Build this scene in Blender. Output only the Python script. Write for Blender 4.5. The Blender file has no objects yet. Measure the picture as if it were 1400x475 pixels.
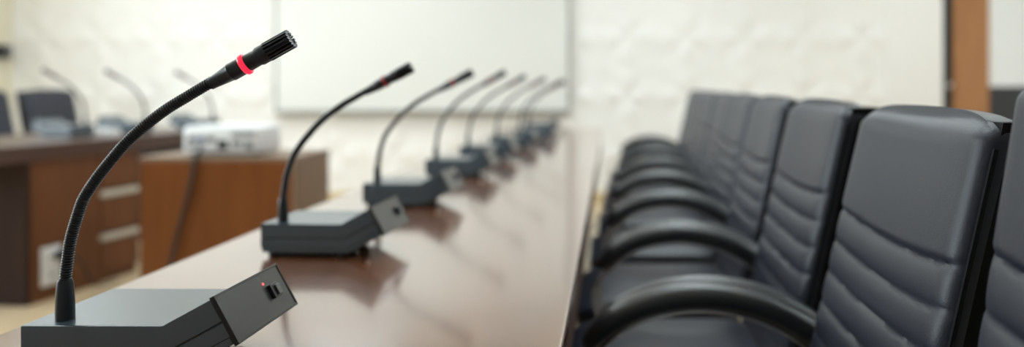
import bpy, bmesh, math, random
from math import sin, cos, pi, radians as R, sqrt, tan
from mathutils import Vector, Matrix
random.seed(4)
scene = bpy.context.scene
C = scene.collection

# ------------------------------------------------------------------ materials
def mat(name, col, rough=0.5, metal=0.0, spec=0.5, coat=0.0, coat_rough=0.1, ior=1.5, emit=None, es=0.0):
    m = bpy.data.materials.new(name); m.use_nodes = True
    b = m.node_tree.nodes['Principled BSDF']
    b.inputs['Base Color'].default_value = (*col, 1)
    b.inputs['Roughness'].default_value = rough
    b.inputs['Metallic'].default_value = metal
    b.inputs['IOR'].default_value = ior
    b.inputs['Specular IOR Level'].default_value = spec
    b.inputs['Coat Weight'].default_value = coat
    b.inputs['Coat Roughness'].default_value = coat_rough
    if emit:
        b.inputs['Emission Color'].default_value = (*emit, 1)
        b.inputs['Emission Strength'].default_value = es
    return m

def coords(m, scale, rot=(0, 0, 0)):
    nt = m.node_tree
    tc = nt.nodes.new('ShaderNodeTexCoord'); mp = nt.nodes.new('ShaderNodeMapping')
    mp.inputs['Scale'].default_value = scale; mp.inputs['Rotation'].default_value = rot
    nt.links.new(tc.outputs['Object'], mp.inputs['Vector'])
    return mp.outputs['Vector']

def add_bump(m, scale, strength, dist=0.001, kind='noise', detail=3):
    nt = m.node_tree; b = nt.nodes['Principled BSDF']
    v = coords(m, (1, 1, 1))
    if kind == 'noise':
        t = nt.nodes.new('ShaderNodeTexNoise'); t.inputs['Scale'].default_value = scale; t.inputs['Detail'].default_value = detail
        out = t.outputs['Fac']
    else:
        t = nt.nodes.new('ShaderNodeTexVoronoi'); t.inputs['Scale'].default_value = scale
        out = t.outputs['Distance']
    nt.links.new(v, t.inputs['Vector'])
    bp = nt.nodes.new('ShaderNodeBump'); bp.inputs['Strength'].default_value = strength; bp.inputs['Distance'].default_value = dist
    nt.links.new(out, bp.inputs['Height']); nt.links.new(bp.outputs['Normal'], b.inputs['Normal'])

def wood(name, c1, c2, scale, rough, ior=1.5, spec=0.5, coat=0.0, coat_rough=0.08, bump=0.0):
    m = mat(name, c1, rough, ior=ior, spec=spec, coat=coat, coat_rough=coat_rough)
    nt = m.node_tree; b = nt.nodes['Principled BSDF']
    v = coords(m, scale)
    n = nt.nodes.new('ShaderNodeTexNoise'); n.inputs['Scale'].default_value = 1; n.inputs['Detail'].default_value = 7
    n.inputs['Roughness'].default_value = 0.62; n.inputs['Distortion'].default_value = 0.6
    r = nt.nodes.new('ShaderNodeValToRGB')
    r.color_ramp.elements[0].position = 0.32; r.color_ramp.elements[0].color = (*c1, 1)
    r.color_ramp.elements[1].position = 0.70; r.color_ramp.elements[1].color = (*c2, 1)
    nt.links.new(v, n.inputs['Vector']); nt.links.new(n.outputs['Fac'], r.inputs['Fac'])
    nt.links.new(r.outputs['Color'], b.inputs['Base Color'])
    if bump:
        bp = nt.nodes.new('ShaderNodeBump'); bp.inputs['Strength'].default_value = bump; bp.inputs['Distance'].default_value = 0.0006
        nt.links.new(n.outputs['Fac'], bp.inputs['Height']); nt.links.new(bp.outputs['Normal'], b.inputs['Normal'])
    return m

M = {}
M['wall'] = mat('white_paint', (0.87, 0.835, 0.795), 0.6)
M['grey_wall'] = mat('grey_paint', (0.36, 0.39, 0.41), 0.6)
M['cream'] = mat('cream_paint', (0.80, 0.74, 0.58), 0.6)
M['ceiling'] = mat('ceiling_paint', (0.86, 0.86, 0.85), 0.8)
M['lamp'] = mat('added_panel_diffuser', (0.9, 0.9, 0.9), 0.5, emit=(0.83, 0.955, 1.0), es=8.6)  # glow of the added ceiling panels
M['base_wood'] = wood('beige_skirting', (0.62, 0.47, 0.26), (0.68, 0.53, 0.31), (3, 3, 30), 0.4)
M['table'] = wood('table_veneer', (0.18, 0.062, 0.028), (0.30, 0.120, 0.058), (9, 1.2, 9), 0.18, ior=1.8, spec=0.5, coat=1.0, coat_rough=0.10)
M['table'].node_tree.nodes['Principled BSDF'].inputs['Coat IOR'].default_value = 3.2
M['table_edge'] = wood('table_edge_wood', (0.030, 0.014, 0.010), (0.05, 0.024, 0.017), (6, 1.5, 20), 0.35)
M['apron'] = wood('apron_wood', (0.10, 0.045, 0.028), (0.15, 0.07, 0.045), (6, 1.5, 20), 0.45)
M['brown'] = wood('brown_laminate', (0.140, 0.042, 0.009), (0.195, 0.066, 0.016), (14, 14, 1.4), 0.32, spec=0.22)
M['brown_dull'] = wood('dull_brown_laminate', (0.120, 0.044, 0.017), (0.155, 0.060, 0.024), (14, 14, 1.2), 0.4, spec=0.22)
M['brown_shaded'] = wood('shaded_brown_laminate', (0.020, 0.007, 0.005), (0.032, 0.012, 0.008), (14, 14, 1.2), 0.4, spec=0.22)  # brown laminate darkened to paint in shade on the end facing the camera
M['brown_top'] = wood('brown_worktop', (0.06, 0.030, 0.022), (0.085, 0.045, 0.032), (8, 1.2, 8), 0.3)
M['tan_side'] = wood('tan_side_panel', (0.20, 0.135, 0.09), (0.25, 0.17, 0.12), (14, 14, 1.2), 0.4, spec=0.22)
M['door_wood'] = wood('door_oak', (0.34, 0.145, 0.052), (0.46, 0.215, 0.085), (12, 12, 1.2), 0.35)
M['leather'] = mat('slate_black_leather', (0.019, 0.022, 0.036), 0.42, spec=0.45)
add_bump(M['leather'], 420, 0.22, 0.0008, 'voronoi')
M['leather_side'] = mat('black_leatherette', (0.006, 0.006, 0.007), 0.6, spec=0.12)
M['pad'] = mat('black_arm_pad', (0.020, 0.023, 0.028), 0.42, spec=1.0)
M['black'] = mat('black_plastic', (0.010, 0.012, 0.017), 0.34)
M['rubber'] = mat('black_rubber', (0.012, 0.012, 0.013), 0.6)
M['neck'] = mat('gooseneck_black', (0.009, 0.010, 0.015), 0.40, spec=0.5)
M['micbody'] = mat('slate_grey_plastic', (0.044, 0.068, 0.088), 0.26, spec=0.5, ior=1.9)
add_bump(M['micbody'], 900, 0.12, 0.0004)
M['panel'] = mat('dark_grey_panel', (0.040, 0.043, 0.044), 0.24, spec=0.5)
M['frame_black'] = mat('panel_edge_black', (0.014, 0.013, 0.014), 0.35)
M['button'] = mat('grey_button', (0.12, 0.12, 0.115), 0.35)
M['ring_lit'] = mat('lit_red_ring', (0.8, 0.03, 0.05), 0.3, emit=(1.0, 0.022, 0.065), es=1.05)
M['ring_off'] = mat('red_ring', (0.42, 0.018, 0.028), 0.3)
M['led_lit'] = mat('lit_red_led', (0.8, 0.1, 0.1), 0.3, emit=(1.0, 0.12, 0.12), es=1.6)
M['led_off'] = mat('clear_led', (0.35, 0.12, 0.11), 0.3)
M['chrome'] = mat('chrome', (0.86, 0.86, 0.86), 0.22, metal=1)
M['steel'] = mat('brushed_steel', (0.55, 0.55, 0.54), 0.3, metal=1)
M['alu'] = mat('aluminium_trim', (0.36, 0.35, 0.31), 0.4, metal=0.5)
M['board'] = mat('whiteboard_enamel', (0.785, 0.765, 0.72), 0.30)
M['white_plastic'] = mat('white_plastic', (0.78, 0.79, 0.80), 0.4)
M['paper'] = mat('white_paper', (0.86, 0.85, 0.84), 0.7)
M['handle'] = mat('pale_handle_strip', (0.60, 0.53, 0.44), 0.4)
M['portgrey'] = mat('grey_port', (0.10, 0.105, 0.12), 0.4)
M['portblue'] = mat('blue_port', (0.05, 0.09, 0.22), 0.4)
M['glass'] = mat('frosted_glass', (0.90, 0.90, 0.89), 0.35)
M['dark_panel'] = mat('dark_door_panel', (0.035, 0.037, 0.042), 0.35)
def floor_mat():
    m = mat('beige_floor_tiles', (0.58, 0.45, 0.29), 0.25)
    nt = m.node_tree; b = nt.nodes['Principled BSDF']
    v = coords(m, (1, 1, 1))
    t = nt.nodes.new('ShaderNodeTexBrick'); t.offset = 0
    t.inputs['Color1'].default_value = (0.64, 0.49, 0.31, 1); t.inputs['Color2'].default_value = (0.62, 0.47, 0.29, 1)
    t.inputs['Mortar'].default_value = (0.40, 0.31, 0.20, 1)
    t.inputs['Scale'].default_value = 1.0; t.inputs['Mortar Size'].default_value = 0.004
    t.inputs['Brick Width'].default_value = 0.6; t.inputs['Row Height'].default_value = 0.6
    nt.links.new(v, t.inputs['Vector']); nt.links.new(t.outputs['Color'], b.inputs['Base Color'])
    return m
M['floor'] = floor_mat()

# ------------------------------------------------------------------ mesh tools
class MB:
    def __init__(s): s.v = []; s.f = []
    def add(s, vs, fs):
        o = len(s.v); s.v += [tuple(p) for p in vs]; s.f += [tuple(i + o for i in f) for f in fs]; return s
    def box(s, a, b, mtx=None):
        (x0, y0, z0), (x1, y1, z1) = a, b
        vs = [Vector(p) for p in ((x0,y0,z0),(x1,y0,z0),(x1,y1,z0),(x0,y1,z0),(x0,y0,z1),(x1,y0,z1),(x1,y1,z1),(x0,y1,z1))]
        if mtx: vs = [mtx @ p for p in vs]
        return s.add(vs, [(0,3,2,1),(4,5,6,7),(0,1,5,4),(1,2,6,5),(2,3,7,6),(3,0,4,7)])
    def prism(s, prof, y0, y1):          # profile in xz (counter-clockwise), extruded along y
        n = len(prof)
        vs = [(x, y0, z) for x, z in prof] + [(x, y1, z) for x, z in prof]
        fs = [tuple(range(n)), tuple(range(2*n-1, n-1, -1))]
        for i in range(n):
            j = (i+1) % n; fs.append((j, i, n+i, n+j))
        return s.add(vs, fs)
    def rings(s, rs, cap=True, closed=False):   # list of rings of equal length
        n = len(rs[0]); vs = [p for r in rs for p in r]; fs = []
        K = len(rs)
        for k in range(K if closed else K-1):
            k2 = (k+1) % K
            for i in range(n):
                j = (i+1) % n
                fs.append((k*n+i, k*n+j, k2*n+j, k2*n+i))
        if cap and not closed:
            fs.append(tuple(range(n-1, -1, -1))); fs.append(tuple(range((K-1)*n, K*n)))
        return s.add(vs, fs)
    def sweep(s, path, rad, n=12, ry=None, power=2.0, up=Vector((0, 1, 0))):
        # path of Vectors; elliptic (or superelliptic) section: 'rad' in the bend plane, 'ry' along up
        path = [Vector(p) for p in path]; rs = []
        for i, p in enumerate(path):
            t = (path[min(i+1, len(path)-1)] - path[max(i-1, 0)]).normalized()
            u = (up - t*up.dot(t))
            if u.length < 1e-4: u = Vector((1, 0, 0)) - t*t.x
            u.normalize(); w = t.cross(u)
            r = rad[i] if hasattr(rad, '__len__') else rad
            q = r if ry is None else (ry[i] if hasattr(ry, '__len__') else ry)
            ring = []
            for k in range(n):
                a = 2*pi*k/n; c, d = cos(a), sin(a)
                e = 2.0/power
                cc = math.copysign(abs(c)**e, c); dd = math.copysign(abs(d)**e, d)
                ring.append(p + u*(q*cc) + w*(r*dd))
            rs.append(ring)
        return s.rings(rs)
    def lathe(s, prof, n=20, mtx=None):    # prof: (radius, z)
        rs = []
        for r, z in prof:
            rs.append([Vector((r*cos(2*pi*k/n), r*sin(2*pi*k/n), z)) for k in range(n)])
        if mtx: rs = [[mtx @ p for p in r] for r in rs]
        return s.rings(rs)
    def build(s, name, m, parent=None, bevel=0.0, seg=2, smooth=True, angle=35, loc=None):
        me = bpy.data.meshes.new(name); me.from_pydata(s.v, [], s.f); me.update()
        bm = bmesh.new(); bm.from_mesh(me)
        bmesh.ops.recalc_face_normals(bm, faces=bm.faces)
        if bevel:
            es = [e for e in bm.edges if e.is_manifold and e.calc_face_angle(0) > R(30)]
            bmesh.ops.bevel(bm, geom=es, offset=bevel, offset_type='OFFSET', segments=seg, profile=0.5, affect='EDGES', clamp_overlap=True)
        bm.to_mesh(me); bm.free()
        me.materials.append(m)
        if smooth:
            for p in me.polygons: p.use_smooth = True
            me.set_sharp_from_angle(angle=R(angle))
        o = bpy.data.objects.new(name, me); C.objects.link(o)
        if bevel and smooth:
            wn = o.modifiers.new('weighted', 'WEIGHTED_NORMAL'); wn.mode = 'FACE_AREA'; wn.weight = 100; wn.keep_sharp = True
        if parent: o.parent = parent
        if loc: o.location = loc
        return o

def tag(o, label, cat, group=None):
    o['label'] = label; o['category'] = cat
    if group: o['group'] = group
    return o
def thing(name, label, cat, loc=(0,0,0), rz=0.0, group=None):
    o = bpy.data.objects.new(name, None); o.empty_display_size = 0.05; C.objects.link(o)
    o.location = loc; o.rotation_euler = (0, 0, rz)
    return tag(o, label, cat, group)
def struct(o):
    o['kind'] = 'structure'; return o
def copy_tree(o, parent=None):
    c = o.copy(); C.objects.link(c)
    if parent: c.parent = parent
    for ch in list(o.children): copy_tree(ch, c)
    return c
def spline(pts, n):                       # Catmull-Rom through points, n samples
    P = [Vector(p) for p in pts]; P = [P[0]*2-P[1]] + P + [P[-1]*2-P[-2]]
    dense = []
    for i in range(1, len(P)-2):
        a, b, c, d = P[i-1], P[i], P[i+1], P[i+2]
        for k in range(40):
            t = k/40
            dense.append(0.5*((2*b)+(c-a)*t+(2*a-5*b+4*c-d)*t*t+(3*b-a-3*c+d)*t**3))
    dense.append(P[-2])
    L = [0]
    for i in range(1, len(dense)): L.append(L[-1]+(dense[i]-dense[i-1]).length)
    out = []; j = 0
    for k in range(n):
        s = L[-1]*k/(n-1)
        while j < len(L)-2 and L[j+1] < s: j += 1
        f = (s-L[j])/max(L[j+1]-L[j], 1e-9)
        out.append(dense[j].lerp(dense[j+1], min(1, f)))
    return out

# ------------------------------------------------------------------ camera
EYE = 1.11; F = 1140.0
cam_d = bpy.data.cameras.new('camera'); cam = bpy.data.objects.new('camera', cam_d); C.objects.link(cam)
cam.location = (0, 0, EYE); cam.rotation_euler = (R(90), 0, 0)
cam_d.sensor_width = 36; cam_d.lens = 36*F/1400
cam_d.shift_x = -135/1400; cam_d.shift_y = -120.5/1400
cam_d.dof.use_dof = True; cam_d.dof.focus_distance = 1.06; cam_d.dof.aperture_fstop = 1.65
cam_d.clip_start = 0.02
scene.camera = cam

# ------------------------------------------------------------------ the room
WD = 8.0; XL = -5.72; XR = 4.8; YN = -2.2; CH = 2.95
struct(MB().box((XL-.1, YN, -.1), (XR+.1, WD+.15, 0)).build('floor', M['floor'], smooth=False))
struct(MB().box((XL-.1, YN, CH), (XR+.1, WD+.15, CH+.1)).build('ceiling', M['ceiling'], smooth=False))
lwm = MB()                                  # left wall opening and window, added out of view for side light
for a, b in (((XL-.1, YN, 0), (XL, WD+.15, .95)), ((XL-.1, YN, 2.45), (XL, WD+.15, CH)), ((XL-.1, YN, .95), (XL, 0.2, 2.45)), ((XL-.1, 5.6, .95), (XL, WD+.15, 2.45))):
    lwm.box(a, b)
struct(lwm.build('wall_left', M['cream'], smooth=False))
wf = MB()
for y in (0.2, 1.53, 2.87, 4.22, 5.55): wf.box((XL-.07, y, .95), (XL-.02, y+.05, 2.45))
wf.box((XL-.07, .25, .95), (XL-.02, 5.55, 1.0)); wf.box((XL-.07, .25, 2.40), (XL-.02, 5.55, 2.45))
struct(wf.build('added_window_1', M['white_plastic'], bevel=.003))  # added frame around the fill light, never in view
struct(MB().box((XL-.1, YN-.1, 0), (XR+.1, YN, CH)).build('wall_front', M['grey_wall'], smooth=False))  # unseen wall, its grey chosen to darken camera-facing surfaces
struct(MB().box((XR, YN, 0), (XR+.1, WD+.15, CH)).build('wall_right', M['wall'], smooth=False))
wb = struct(MB().box((XL, WD, 0), (XR, WD+.15, CH)).build('wall_back', M['wall'], smooth=False))

def relief():                              # embossed plaster tiles covering the back wall
    mb = MB(); T = 0.56; n = 20
    x0, x1, z0, z1 = XL, 2.63, 0.09, CH-0.001
    nx = int((x1-x0)/T*n); nz = int((z1-z0)/T*n)
    def h(x, z):
        u = ((x-1.0)/T) % 1.0*2-1; v = ((z-0.16)/T) % 1.0*2-1
        r = sqrt(u*u+v*v); th = math.atan2(v, u)
        fall = max(0.0, 1-r*r*.8)
        petal = (0.5+0.5*cos(4*th))*min(1, r*2.2)*fall
        edge = max(0.0, 1-8*(1-max(abs(u), abs(v))))
        return 0.032*petal + 0.006*edge
    vs = []
    for j in range(nz+1):
        for i in range(nx+1):
            x = x0+(x1-x0)*i/nx; z = z0+(z1-z0)*j/nz
            vs.append((x, WD-0.012-h(x, z), z))
    fs = []
    for j in range(nz):
        for i in range(nx):
            a = j*(nx+1)+i; fs.append((a, a+1, a+nx+2, a+nx+1))
    mb.add(vs, fs)
    mb.box((x0, WD-0.012, z0), (x1, WD-0.0005, z1))
    return mb
struct(relief().build('trim_1', M['wall'], angle=25)).name = 'trim_1'
bb = struct(MB().box((XL+.012, WD-.03, 0), (3.15, WD, .09)).build('baseboard_back', M['base_wood'], bevel=.004))
struct(MB().box((XL, YN, 0), (XL+.012, WD, .09)).build('baseboard_left', M['base_wood'], bevel=.003))
struct(MB().box((2.63, WD-.05, 0.09), (3.17, WD, CH)).build('trim_2', M['wall'], bevel=.004))

# door at the back right: oak stile, frosted pane above, dark panel below
door = struct(MB().box((3.26, WD-.07, 0.0), (3.60, WD, CH-.3)).build('door_1', M['door_wood'], bevel=.006))
MB().box((3.175, WD-.045, 0.0), (3.258, WD, CH-.3)).build('door_frame', M['black'], door, bevel=.004)
MB().box((3.60, WD-.045, 1.10), (4.60, WD-.005, CH-.45)).build('pane', M['glass'], door)
MB().box((3.60, WD-.05, 0.0), (4.60, WD-.003, 1.10)).build('door_panel', M['dark_panel'], door)
MB().box((3.60, WD-.07, CH-.45), (4.60, WD, CH-.3)).build('top_rail', M['door_wood'], door, bevel=.004)
kb = MB().lathe([(0.0, 0), (.011, 0), (.011, .035), (.028, .045), (.030, .060), (.022, .072), (.0, .074)], 18,
                Matrix.Translation((3.215, WD-.045, 1.11)) @ Matrix.Rotation(R(90), 4, 'X')).build('door_handle', M['steel'], door)
kb['label'] = 'round steel knob'

# ceiling panels, added out of view to light the room and back wall
k = 0
for ix, x in enumerate((-4.3, -2.2, 0.4, 2.9)):
    for iy, y in enumerate((2.4, 4.6, 6.5)):
        t = thing('added_ceiling_panel', 'added unseen ceiling light panel above the meeting room', 'lamp', (x, y, CH), 0, 'added ceiling light panels')
        mb = MB()
        for a, b in (((-.5,-.5,-.03),(-.46,.5,0)), ((.46,-.5,-.03),(.5,.5,0)), ((-.46,-.5,-.03),(.46,-.46,0)), ((-.46,.46,-.03),(.46,.5,0))):
            mb.box(a, b)
        mb.build('frame', M['white_plastic'], t, smooth=False)
        MB().box((-.46, -.46, -.018), (.46, .46, 0)).build('diffuser', M['lamp'], t, smooth=False)

# whiteboard on the back wall
wbt = thing('whiteboard', 'large blank white board hung on the textured back wall', 'whiteboard', (-1.79, WD-.05, 0.857))
bw = 1.385
MB().box((-bw, -.02, .02), (bw, -.004, 1.70)).build('board', M['board'], wbt, smooth=False)
fr = MB()
fr.box((-bw-.02, -.03, 0), (-bw, 0, 1.72)); fr.box((bw, -.03, 0), (bw+.02, 0, 1.72)); fr.box((-bw, -.03, 1.70), (bw, 0, 1.72)); fr.box((-bw, -.03, 0), (bw, 0, .02))
fr.build('frame', M['alu'], wbt, bevel=.003)
MB().prism([(-bw, -.018), (bw, -.018), (bw, -.002), (-bw, -.002)], -.075, -.0).build('pen_tray', M['alu'], wbt, bevel=.003)

sp = thing('wall_speaker', 'small black box fixed on the cream left wall near the corner', 'speaker', (XL, 7.80, 1.36))
MB().box((0, -.06, 0), (.09, .05, .13)).build('housing', M['black'], sp, bevel=.006)
MB().box((.09, -.05, .01), (.094, .04, .12)).build('grille', M['portgrey'], sp, bevel=.001)

# ------------------------------------------------------------------ main table
TZ = 0.75; TL = -0.885; TR = -0.066; TY0 = 0.15; TY1 = 7.05
tb = thing('conference_table', 'long glossy brown meeting table carrying a row of microphones', 'table', ((TL+TR)/2, (TY0+TY1)/2, 0))
hx = (TR-TL)/2; hy = (TY1-TY0)/2
MB().box((-hx, -hy, TZ-.028), (hx, hy, TZ)).build('tabletop', M['table'], tb, bevel=.006, seg=3)
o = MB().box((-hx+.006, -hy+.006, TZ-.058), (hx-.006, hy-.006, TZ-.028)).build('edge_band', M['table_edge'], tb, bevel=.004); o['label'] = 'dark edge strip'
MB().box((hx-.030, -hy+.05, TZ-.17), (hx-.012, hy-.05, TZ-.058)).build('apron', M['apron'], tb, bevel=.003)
MB().box((-hx+.05, -hy+.05, .05), (-hx+.075, hy-.05, TZ-.058)).build('modesty_panel', M['brown'], tb, bevel=.002)
for y in (-hy+.12, -1.2, 1.2, hy-.12):
    MB().box((-hx+.075, y-.02, 0), (hx-.22, y+.02, TZ-.058)).build('leg', M['table_edge'], tb, bevel=.003)

# ------------------------------------------------------------------ microphones
TH = R(28.5); UL = 0.171; UW = 0.184; TT = 0.061; FOOT = 0.010; WL = 0.066
def body_line(t, a=0.0, b=0.0):            # offset copy of the bent top line, t below the top
    zt = FOOT+TT
    n2 = (sin(TH), -cos(TH))
    k = (n2[0]/(1+cos(TH)), -1.0)
    p0 = (0+a, zt-t); p1 = (UL+k[0]*t, zt-t)
    p2 = (UL+cos(TH)*(WL-b)+n2[0]*t, zt+sin(TH)*(WL-b)+n2[1]*t)
    return p0, p1, p2
def slab(t0, t1, a=0.0, inset=0.0, b=0.0):
    u = body_line(t0, a, b); l = body_line(t1, a, b)
    return MB().prism([l[0], l[1], l[2], u[2], u[1], u[0]], -UW/2+inset, UW/2-inset)

STEM = [(0,0),(0,20),(0.3,45),(1,60),(3.5,81),(8,110),(18,144),(26,165.5),(43,192),(61,215),(82,239.5),(106,262),(138,286.5),(168,305),(201.5,325)]
HEAD = [(206.5,326),(233,340),(251,349.3),(269.7,359),(310,384)]
S = 1.03/F
STEM_AT = (0.036, -UW/2+0.028)             # from the rear corner of the unit
def make_mic(loc, rz, label, group, lit=False, kx=1.0, kz=1.0, sides=14):
    root = thing('conference_microphone', label, 'microphone', loc, rz, group)
    slab(0, .0305).build('upper_shell', M['micbody'], root, bevel=.0022, seg=2)
    slab(.0305, .0318, .0012, .0012, .0012).build('seam', M['frame_black'], root, smooth=False)
    slab(.0318, TT-.010).build('lower_shell', M['micbody'], root, bevel=.0015)
    o = slab(TT-.010, TT, .0022, .0022, .0022).build('base_tray', M['micbody'], root, bevel=.0015)
    for (x, y) in ((.02, -.07), (.02, .07), (.165, -.07), (.165, .07)):
        MB().lathe([(0, 0), (.011, 0), (.012, .004), (.012, FOOT+.001), (0, FOOT+.001)], 14, Matrix.Translation((x, y, 0))).build('foot', M['rubber'], root)
    MB().box((.022, -.078, .0025), (.150, .078, FOOT+.001)).build('bottom_plate', M['rubber'], root, bevel=.001)
    # cable socket under the raised front
    so = MB().lathe([(0, 0), (.008, 0), (.008, .030), (0, .030)], 14, Matrix.Translation((.178, -.045, .022)) @ Matrix.Rotation(R(90), 4, 'Y')).build('cable_socket', M['rubber'], root)
    MB().lathe([(.0, .030), (.009, .030), (.009, .036), (.0, .036)], 14, Matrix.Translation((.178, -.045, .022)) @ Matrix.Rotation(R(90), 4, 'Y')).build('socket_collar', M['steel'], so)
    # front panel: local frame at the upper end of the raised part, w = down along panel, d = depth, n = outward
    P = Vector((UL+cos(TH)*WL, 0, FOOT+TT+sin(TH)*WL))
    n = Vector((cos(TH), 0, sin(TH))); w = Vector((sin(TH), 0, -cos(TH))); d = Vector((0, 1, 0))
    mt = Matrix((( w.x, d.x, n.x, P.x), (w.y, d.y, n.y, P.y), (w.z, d.z, n.z, P.z), (0, 0, 0, 1)))
    hw = UW/2+.001; L = TT+.003; e = .0028
    fr = MB()
    fr.box((-.002, -hw, 0), (L, hw, .004), mt)
    fr.box((-.002, -hw, .004), (-.002+e, hw, .0062), mt); fr.box((L-e, -hw, .004), (L, hw, .0062), mt)
    fr.box((-.002+e, -hw, .004), (L-e, -hw+e, .0062), mt); fr.box((-.002+e, hw-e, .004), (L-e, hw, .0062), mt)
    fr.build('panel_frame', M['frame_black'], root, bevel=.0004, seg=1)
    pn = MB().box((-.002+e, -hw+e, .004), (L-e, hw-e, .0050), mt).build('front_panel', M['panel'], root, smooth=False)
    by, bx = .048, .031
    bh = MB().box((bx-.011, by-.012, .005), (bx+.009, by+.010, .0105), mt).build('button_housing', M['frame_black'], root, bevel=.0008)
    MB().box((bx-.008, by-.003, .0105), (bx+.007, by+.008, .0135), mt).build('button', M['button'], bh, bevel=.001)
    led = MB().lathe([(0, 0), (.0018, 0), (.0018, .0010), (.0010, .0017), (0, .0018)], 12, mt @ Matrix.Translation((bx-.016, by-.018, .005))).build('indicator_light', M['led_lit' if lit else 'led_off'], root)
    if lit: led['label'] = 'small glowing red light'
    # gooseneck
    z0 = FOOT+TT
    def Q(p): return Vector((STEM_AT[0]+p[0]*S*kx, STEM_AT[1], z0+p[1]*S*kz))
    MB().lathe([(0, -.001), (.0110, -.001), (.0110, .004), (.0106, .024), (.0092, .046), (.0080, .0495), (.0, .0495)], 22,
               Matrix.Translation((STEM_AT[0], STEM_AT[1], z0))).build('neck_collar', M['black'], root)
    path = spline([Q(p) for p in STEM[2:]], 101*4+1)
    rad = [(.0064 + .00075*(1, .55, -.9, .55)[i % 4]) for i in range(len(path))]
    MB().sweep(path, rad, sides).build('gooseneck', M['neck'], root, angle=80)
    # head
    a = Q(HEAD[0]); b = Q(HEAD[-1]); ax = (b-a).normalized(); LH = (b-a).length
    rot = Vector((0, 0, 1)).rotation_difference(ax).to_matrix().to_4x4()
    hm = Matrix.Translation(a-ax*.008) @ rot; LH += .008
    r1 = LH*.405; r2 = LH*.462
    MB().lathe([(0, 0), (.0074, 0), (.0078, .006), (.0105, r1*.62), (.0112, r1*.64), (.0112, r1), (0, r1)], 24, hm).build('head_cone', M['black'], root)
    rg = MB().lathe([(0, r1), (.0122, r1), (.0134, r1+.0015), (.0134, r2-.0015), (.0122, r2), (0, r2)], 28, hm).build('light_ring', M['ring_lit' if lit else 'ring_off'], root)
    rg['label'] = 'glowing red ring' if lit else 'unlit red ring'
    r3 = LH*.61
    MB().lathe([(0, r2), (.0108, r2), (.0104, r3-.003), (.0118, r3), (.0118, r3+.012), (.0100, r3+.013), (0, r3+.013)], 24, hm).build('head_barrel', M['black'], root)
    g = MB(); g0 = r3+.011
    g.lathe([(0, g0), (.0082, g0), (.0082, LH-.0045), (.0, LH-.0045)], 20, hm)
    for k in range(16):
        m2 = hm @ Matrix.Rotation(2*pi*k/16, 4, 'Z')
        g.box((.0078, -.00115, g0), (.0124, .00115, LH), m2)
    for k in range(-3, 4):
        hwid = sqrt(max(0, .0094**2-(k*.0028)**2))
        g.box((k*.0028-.0007, -hwid, LH-.005), (k*.0028+.0007, hwid, LH-.0012), hm)
    g.build('microphone_grille', M['black'], root, smooth=False)
    return root

G1 = 'gooseneck microphones along the main table'
def place(px, D, rz, **kw):                # px: image column of the neck relative to the vanishing column, D: distance
    X = px*D/F
    c, s = cos(rz), sin(rz)
    ox = STEM_AT[0]*c-STEM_AT[1]*s; oy = STEM_AT[0]*s+STEM_AT[1]*c
    return make_mic((X-ox, D-oy, TZ), rz, group=G1, **kw)
place(-746, 1.030, R(-.3), label='nearest gooseneck microphone with glowing red ring on its head', lit=True)
place(-448, 1.77, R(-2.5), label='second microphone from the front, sharp red unlit ring, just behind the glowing one', kx=.985, kz=.945)
place(-319, 2.48, R(-3), label='third microphone from the front along the brown table', kx=1.02, kz=.945)
place(-239, 3.27, R(-3), label='fourth microphone from the front along the brown table', kx=.98, kz=.985, sides=10)
place(-195, 3.98, R(-2), label='fifth microphone from the front along the brown table', kx=.98, kz=.96, sides=10)
place(-156, 4.70, R(-2), label='sixth microphone from the front along the brown table', kx=.98, kz=.95, sides=10)
place(-124, 5.42, R(0), label='seventh microphone from the front, next to last on brown table', kx=1.0, kz=.93, sides=10)
place(-112, 6.35, R(0), label='farthest microphone at the far end of the brown table', kx=1.0, kz=.92, sides=10)

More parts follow.
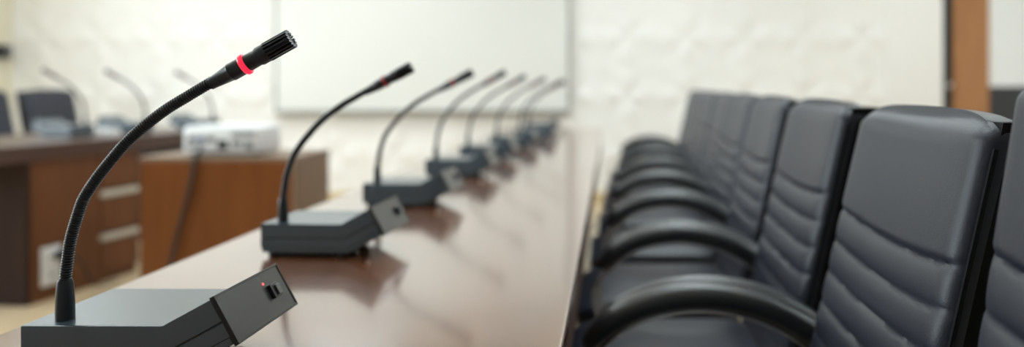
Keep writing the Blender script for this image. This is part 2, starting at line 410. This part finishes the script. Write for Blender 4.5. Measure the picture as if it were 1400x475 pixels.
# ------------------------------------------------------------------ chairs
BW = 0.27                                   # half width of the backrest
XB = lambda z: 0.349+0.228*(z-1.075)        # chair frame: x = world X - 0.15, chair faces -x
ZB, ZT = 0.455, 1.078
SEAMS = [.878, .820, .763, .706, .649, .592, .535]
def back_cushion():
    mb = MB(); ny, nz = 36, 132
    front = []
    for j in range(nz+1):
        row = []
        for i in range(ny+1):
            v = -1+2*i/ny
            v = math.copysign(1-(1-abs(v))**1.25, v) if abs(v) > 0 else 0
            z = ZB+(ZT-ZB)*j/nz
            y = v*BW
            sag = -.016*(1-v*v)
            # bulge between seams
            zz = z-sag
            edges = [ZT+.0]+SEAMS+[ZB-.05]
            b = 0.0
            for a in range(len(edges)-1):
                hi, lo = edges[a], edges[a+1]
                if lo <= zz <= hi or (a == 0 and zz > hi):
                    t = (zz-lo)/(hi-lo); t = min(max(t, 0), 1)
                    if a == 0:
                        b = .013*(min(1, t/.06)**.5 if t < .06 else 1.0)
                        if t > .80: b -= .020*((t-.80)/.20)**2.2
                    else:
                        b = .003+.0085*max(0, (1-(2*t-1)**2))**.42
            ed = (1-abs(v))
            rnd = .018*(1-sqrt(max(0, 1-(1-min(1, ed/.13))**2)))      # rounded side edges
            x = XB(z)-b*(1-.55*(abs(v)**6))+rnd + .010*(1-v*v)
            tz = z
            if z > ZT-.035:                                          # top corners rounded
                tz = z-.024*(abs(v)**6)*((z-(ZT-.035))/.035)
            tz -= .006*v*v*max(0, (z-.9)/.18)
            row.append((x, y, tz))
        front.append(row)
    n = ny+1; vs = [p for r in front for p in r]
    back = []
    for j in range(nz+1):
        for i in range(ny+1):
            x, y, z = front[j][i]
            e = max(0, (j/nz-.93)/.07); vs.append((XB(ZB+(ZT-ZB)*j/nz)+.030+.030*min(1, e*2)-.012*e*e, y, z-.004*e*e))
    N = n*(nz+1); fs = []
    for j in range(nz):
        for i in range(ny):
            a = j*n+i
            fs.append((a, a+n, a+n+1, a+1)); fs.append((N+a, N+a+1, N+a+n+1, N+a+n))
    for j in range(nz):
        a = j*n; fs.append((a, N+a, N+a+n, a+n)); a += ny; fs.append((a, a+n, N+a+n, N+a))
    for i in range(ny):
        fs.append((i, i+1, N+i+1, N+i)); a = nz*n+i; fs.append((a, N+a, N+a+1, a+1))
    return mb.add(vs, fs)
def back_outline(off, inset):
    pts = []
    w = BW-inset
    for z in [ZB+.02+(ZT-.05-ZB-.02)*k/30 for k in range(31)]: pts.append(Vector((XB(z)+off, -w, z)))
    return pts, [Vector((p.x, -p.y, p.z)) for p in pts]
def make_chair(label):
    t = thing('conference_chair', label, 'chair', (0,0,0), 0, 'row of black conference chairs')
    bk = back_cushion().build('backrest', M['leather'], t, angle=60)
    # padded shell behind with visible black sides
    mb = MB(); rs = []
    for z in [ZB-.01+(ZT-.016-ZB+.01)*k/24 for k in range(25)]:
        e = max(0, (z-(ZT-.035))/.035); w = BW-.001-.016*e**3; th = .072+.012*sin(pi*(z-ZB)/(ZT-ZB))
        x0 = XB(z)+.018; x1 = XB(z)+th+.012
        rs.append([Vector(p) for p in ((x0, -w, z), (x0, w, z), (x1-.012, w, z), (x1, w-.03, z), (x1+.008, 0, z), (x1, -w+.03, z), (x1-.012, -w, z))])
    mb.rings(rs).build('back_shell', M['leather_side'], t, angle=40)
    for side in back_outline(.014, -.001): MB().sweep(side, .0042, 8).build('piping', M['leather_side'], bk)
    # seat
    sb = MB(); rs = []
    n = 40; prof = [(.90, .375), (.985, .385), (1.0, .41), (1.0, .435), (.97, .455), (.90, .465), (.6, .472), (.25, .474), (.03, .474)]
    for s_, z in prof:
        ring = []
        for k in range(n):
            a = 2*pi*k/n; c, d = cos(a), sin(a)
            x = math.copysign(abs(c)**.24, c)*.255*s_; y = math.copysign(abs(d)**.24, d)*.290*s_
            dz = -.022*max(0, (-x-.15)/.1)**1.5 if z > .44 else 0
            ring.append(Vector((x-.025, y, z+dz)))
        rs.append(ring)
    sb.rings(rs).build('seat', M['leather'], t, angle=50)
    for sgn in (-1, 1):
        y = .322*sgn
        arc = [(-.185, y, .590), (-.172, y, .612), (-.130, y, .648), (-.06, y, .678), (.03, y, .692), (.12, y, .683), (.20, y, .655), (.265, y, .615), (.292, y, .588)]
        P = spline(arc, 41)
        tap = [min(1, .45+.55*sqrt(min(1, min(i, 40-i)/4))) for i in range(41)]
        arm = MB().sweep(P, [.025*q for q in tap], 18, ry=[.032*q for q in tap], power=2.6).build('armrest', M['pad'], t, angle=60)
        # chrome band under the pad, running down in a loop below the seat
        nrm = [Vector((p.x, p.y, p.z)) for p in P]
        band = []
        for i in range(1, 40):
            tg = (P[i+1]-P[i-1]).normalized(); nn = Vector((tg.z, 0, -tg.x))
            if nn.z > 0: nn = -nn
            band.append(P[i]+nn*.0285)
        a0 = band[0]
        lead = spline([(.03, y, .352), (-.06, y, .352), (-.135, y, .375), (-.180, y, .43), (-.200, y, .50), (-.196, y, .550), tuple(a0)], 26)[:-1]
        tail = spline([tuple(band[-1]), (.300, y, .548), (.306, y, .525)], 6)[1:]
        MB().sweep(lead+band+tail, .0055, 14, ry=.014, power=2.4).build('arm_frame', M['chrome'], t, angle=50)
        br = MB().box((.285, min(y, .235*sgn), .520), (.305, max(y, .235*sgn), .546))
        br.box((.0, min(y, .15*sgn), .350), (.03, max(y, .15*sgn), .362))
        br.build('arm_bracket', M['black'], t, bevel=.003)
    MB().box((-.13, -.15, .340), (.10, .15, .376)).build('seat_mechanism', M['black'], t, bevel=.006)
    mbr = MB()
    mbr.sweep(spline([(.05, 0, .35), (.16, 0, .36), (.235, 0, .42), (.275, 0, .52), (.30, 0, .60)], 20), .010, 10, ry=.035, power=4)
    mbr.build('back_bracket', M['black'], t, angle=50)
    MB().lathe([(0, .07), (.026, .07), (.026, .22), (.016, .222), (.016, .345), (0, .345)], 18, Matrix.Translation((-.02, 0, 0))).build('gas_column', M['chrome'], t)
    MB().lathe([(0, .075), (.04, .075), (.045, .09), (.038, .13), (0, .13)], 18, Matrix.Translation((-.02, 0, 0))).build('base_hub', M['chrome'], t)
    for k in range(5):
        a = 2*pi*k/5+.3; c, s_ = cos(a), sin(a)
        lg = MB().sweep([Vector((-.02+r*c, r*s_, z)) for r, z in ((.02, .105), (.12, .095), (.22, .078), (.30, .066))], [.016, .014, .011, .009], 10, ry=[.020, .018, .015, .012], power=3, up=Vector((-s_, c, 0))).build('leg', M['chrome'], t, angle=50)
        cs = MB()
        for sd in (-1, 1):
            cs.lathe([(0, -.008), (.022, -.008), (.025, -.004), (.025, .004), (.022, .008), (0, .008)], 14,
                     Matrix.Translation((-.02+.29*c-s_*sd*.014, .29*s_+c*sd*.014, .025)) @ Matrix.Rotation(a, 4, 'Z') @ Matrix.Rotation(R(90), 4, 'X'))
        cs.box((-.009, -.007, .022), (.009, .007, .066), Matrix.Translation((-.02+.29*c, .29*s_, 0)) @ Matrix.Rotation(a, 4, 'Z'))
        cs.build('caster', M['black'], lg, angle=40)
    return t

PITCH = 0.710; YC0 = 1.065+BW
ordn = ['second', 'third', 'fourth', 'fifth', 'sixth', 'seventh', 'eighth', 'ninth']
chair0 = make_chair('')
for k in range(8):
    c = chair0 if k == 0 else copy_tree(chair0)
    c.location = ((.139, .156, .174, .195, .216, .236, .256, .276)[k]+random.uniform(-.003, .003)*(k > 0), YC0+PITCH*k, 0)
    c.rotation_euler = (0, 0, random.uniform(-.010, .010) if k else 0)
    c['label'] = (f'{ordn[k]} black leather chair from the front in the row facing the table' if k < 7 else 'farthest black leather chair in the row, nearest the back wall')
chair0['label'] = 'second black leather chair from the front, its smooth padded back fully in view'
c = copy_tree(chair0)
c.location = (0.129, YC0-PITCH-.003, 0); c.rotation_euler = (0, 0, 0)
for ch in c.children:
    nm = ch.name.split('.')[0]
    if nm in ('leg', 'base_hub'): continue
    if nm in ('backrest', 'back_shell'):                     # this back is set more upright
        pv = Vector((.21, 0, .46)); q = Matrix.Rotation(R(-4), 4, 'Y')
        ch.rotation_euler = (0, R(-4), 0); ch.location = pv-(q @ pv)+Vector((0, 0, .05))
    else: ch.location = (0, 0, .05)
c['label'] = 'black leather chair cut off by the picture edge, nearest of the row'

# ------------------------------------------------------------------ table on the left with its own chairs and microphones
LA = R(-8); LO = Vector((-2.93, 4.0, 0)); LZ = 0.81
LM = Matrix.Translation(LO) @ Matrix.Rotation(LA, 4, 'Z')
def lw(n, s, z=0.0): return LM @ Vector((-n, s, z))     # n outward from the inner edge, s along it
lt = thing('side_table', 'dark brown table on the far side of the room below two chairs', 'table', LO, LA)
MB().box((-.85, -.55, LZ-.035), (0, 2.02, LZ)).build('tabletop', M['brown_top'], lt, bevel=.004)
MB().box((-.845, -.545, LZ-.085), (-.004, 2.015, LZ-.035)).build('edge_band', M['brown_top'], lt, bevel=.003)
MB().box((-.80, .175, 0), (-.022, .200, LZ-.085)).build('end_panel', M['brown_shaded'], lt, bevel=.001)
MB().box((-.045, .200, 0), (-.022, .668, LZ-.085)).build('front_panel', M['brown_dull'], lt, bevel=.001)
MB().box((-.80, 1.93, 0), (-.05, 1.96, LZ-.085)).build('end_panel', M['brown_shaded'], lt, bevel=.001)
MB().box((-.80, -.50, 0), (-.74, -.44, LZ-.085)).build('leg', M['brown_shaded'], lt, bevel=.003)
dc = thing('drawer_cabinet', 'brown drawer cabinet with two pale handle strips under the left table', 'cabinet', LO, LA)
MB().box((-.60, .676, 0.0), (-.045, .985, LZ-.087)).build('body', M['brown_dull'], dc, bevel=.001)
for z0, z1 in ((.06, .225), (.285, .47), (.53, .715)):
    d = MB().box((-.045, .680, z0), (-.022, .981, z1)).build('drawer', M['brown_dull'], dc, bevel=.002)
    if z1 < .6: MB().box((-.040, .682, z1+.010), (-.018, .979, z1+.042)).build('handle', M['handle'], d, bevel=.003)
# power outlet on the front panel, black plug and lead
po = thing('power_outlet', 'white double power outlet on the brown side of the left table', 'outlet', lw(.0215, .325, .175), LA)
MB().box((0, -.065, -.10), (.008, .065, .10)).build('cover_plate', M['white_plastic'], po, bevel=.002)
for z in (-.048, .048):
    s_ = MB().box((.008, -.050, z-.036), (.014, .050, z+.036)).build('socket', M['white_plastic'], po, bevel=.003)
    MB().box((.014, -.02, z-.006), (.0150, .02, z+.006)).build('slot', M['portgrey'], s_, smooth=False)
pl = thing('power_plug', 'black plug and lead in the white power outlet', 'plug', lw(.0215, .325, .175), LA)
MB().box((.0152, .008, .028), (.055, .060, .072)).build('plug_body', M['black'], pl, bevel=.006)
MB().sweep(spline([(.05, .05, .05), (.075, .085, .03), (.07, .14, -.03), (.06, .19, -.10), (.06, .24, -.155), (.06, .4, -.167)], 40), .005, 8).build('lead', M['rubber'], pl)

# things on the left table
G2 = 'gooseneck microphones on the left table'
def left_mic(px, D, rz, label, **kw):
    X = px*D/F; c, s = cos(rz), sin(rz)
    ox = STEM_AT[0]*c-STEM_AT[1]*s; oy = STEM_AT[0]*s+STEM_AT[1]*c
    m = make_mic((X-ox, D-oy, LZ), rz, label, G2, sides=10, **kw)
left_mic(835*-1+117, 4.92, R(172), 'blurred microphone on the left table in front of the black chair', kz=.93)
left_mic(-835+199, 5.33, R(172), 'blurred microphone on the left table, next to the white paper stack', kz=.93)
left_mic(-835+291, 5.76, R(172), 'blurred microphone standing behind the white projector', kz=.93)
pp = thing('paper_stack', 'small white stack of paper on the left table between two microphones', 'paper', Vector((-3.083, 5.055, LZ)), LA+R(4))
for k in range(4):
    MB().box((-.08, -.055, .009*k), (.08, .055, .009*k+.008), Matrix.Rotation(R(2*k-3), 4, 'Z')).build('sheaf', M['paper'], pp, bevel=.001)

def left_chair(n, s, rz, label):
    c = copy_tree(chair0)
    # centre the upper backrest at (n, s)
    p = lw(n, s); r = LA+pi+rz
    off = Matrix.Rotation(r, 4, 'Z') @ Vector((.349, 0, 0))
    c.location = (p.x-off.x, p.y-off.y, 0); c.rotation_euler = (0, 0, r); c['label'] = label; c['group'] = 'black chairs behind the left table'
left_chair(2.30, 2.85, 0, 'black chair beyond the left table, whole back visible')
left_chair(2.20, 2.06, 0, 'black chair beyond the left table, cut off by the picture edge')

# ------------------------------------------------------------------ projector stand and projector
ps = thing('projector_stand', 'brown wooden cabinet holding the white projector', 'cabinet', (-1.975, 4.19, 0))
sw = .395
MB().box((-sw, 0, TZ-.022), (sw, .50, TZ)).build('top', M['tan_side'], ps, bevel=.003)
MB().box((-sw+.004, .004, .04), (sw-.022, .022, TZ-.022)).build('front_panel', M['brown'], ps, bevel=.001)
MB().box((sw-.022, .002, 0), (sw-.002, .49, TZ-.022)).build('side_panel', M['tan_side'], ps, bevel=.001)
MB().box((-sw+.002, .022, 0), (-sw+.022, .49, TZ-.022)).build('side_panel', M['tan_side'], ps, bevel=.001)
MB().box((-sw+.022, .470, .04), (sw-.022, .488, TZ-.022)).build('back_panel', M['brown'], ps, bevel=.001)

pj = thing('projector', 'white projector on the brown cabinet, ports and cables at its rear', 'projector', (-2.0, 4.42, TZ))
prof = []
def rrect(hx, hy, r, n=6):
    out = []
    for cx, cy, a0 in ((hx-r, hy-r, 0), (-hx+r, hy-r, pi/2), (-hx+r, -hy+r, pi), (hx-r, -hy+r, 3*pi/2)):
        for k in range(n+1):
            a = a0+pi/2*k/n; out.append((cx+r*cos(a), cy+r*sin(a)))
    return out
rs = []
for z, f in ((.014, .97), (.022, 1.0), (.115, 1.0), (.140, .985), (.150, .93), (.152, .80)):
    rs.append([Vector((x, y, z)) for x, y in rrect(.206*f, .14*f, .04*f)])
MB().rings(rs).build('housing', M['white_plastic'], pj, angle=40)
for x, y in ((-.16, -.09), (.16, -.09), (0, .10)):
    MB().lathe([(0, 0), (.016, 0), (.014, .016), (0, .016)], 12, Matrix.Translation((x, y, 0))).build('foot', M['rubber'], pj)
for x, z, w, h, m in ((-.19, .085, .020, .014, 'portgrey'), (-.13, .085, .024, .012, 'portblue'), (-.065, .085, .024, .012, 'portgrey'), (-.19, .045, .014, .012, 'portgrey'), (-.13, .045, .014, .012, 'portgrey'), (.01, .055, .030, .022, 'black'), (.10, .06, .03, .012, 'portgrey'), (.175, .05, .022, .018, 'portgrey')):
    MB().box((.82*x-.85*w, -.146, z-h), (.82*x+.85*w, -.135, z+h)).build('port', M[m], pj, bevel=.001)
vt = MB()
for k in range(7): vt.box((.055+.018*k, -.144, .095), (.065+.018*k, -.137, .122))
vt.build('vent', M['portgrey'], pj, smooth=False)
tg = MB()
lens = MB().lathe([(0, 0), (.04, 0), (.045, .03), (.034, .034), (.03, .02), (0, .02)], 22, Matrix.Translation((-.09, .138, .08)) @ Matrix.Rotation(R(-90), 4, 'X')).build('lens', M['black'], pj)
MB().sweep(spline([(-2.10, 4.258, .79), (-2.09, 4.245, .788), (-2.08, 4.21, .772), (-2.082, 4.178, .745), (-2.09, 4.172, .66), (-2.13, 4.172, .50), (-2.17, 4.168, .34), (-2.20, 4.15, .18), (-2.22, 4.13, .04), (-2.27, 4.07, .012), (-2.40, 4.0, .010), (-2.60, 4.0, .010)], 90), .010, 10).build('projector_cable', M['rubber'])
tag(bpy.data.objects['projector_cable'], 'dark cable hanging from the projector down the brown cabinet front', 'cable')

# ------------------------------------------------------------------ light
w = bpy.data.worlds.new('world'); scene.world = w; w.use_nodes = True
bg = w.node_tree.nodes['Background']; bg.inputs['Color'].default_value = (0.93, 0.97, 1.0, 1); bg.inputs['Strength'].default_value = 1.0
la = bpy.data.lights.new('left_fill_light', 'AREA'); la.shape = 'RECTANGLE'; la.size = 5.3; la.size_y = 1.45  # added fill from the left, placed behind the unseen window
la.energy = 170; la.color = (0.80, 0.93, 1.0)
lo = bpy.data.objects.new('left_fill_light', la); C.objects.link(lo)
lo.location = (XL-.12, 2.9, 1.70); lo.rotation_euler = (0, R(-90), 0); lo.rotation_euler = (R(90), 0, R(-90))
vs = scene.view_settings
vs.view_transform = 'Standard'; vs.look = 'None'; vs.gamma = 1; vs.use_curve_mapping = False; vs.exposure = 0.0
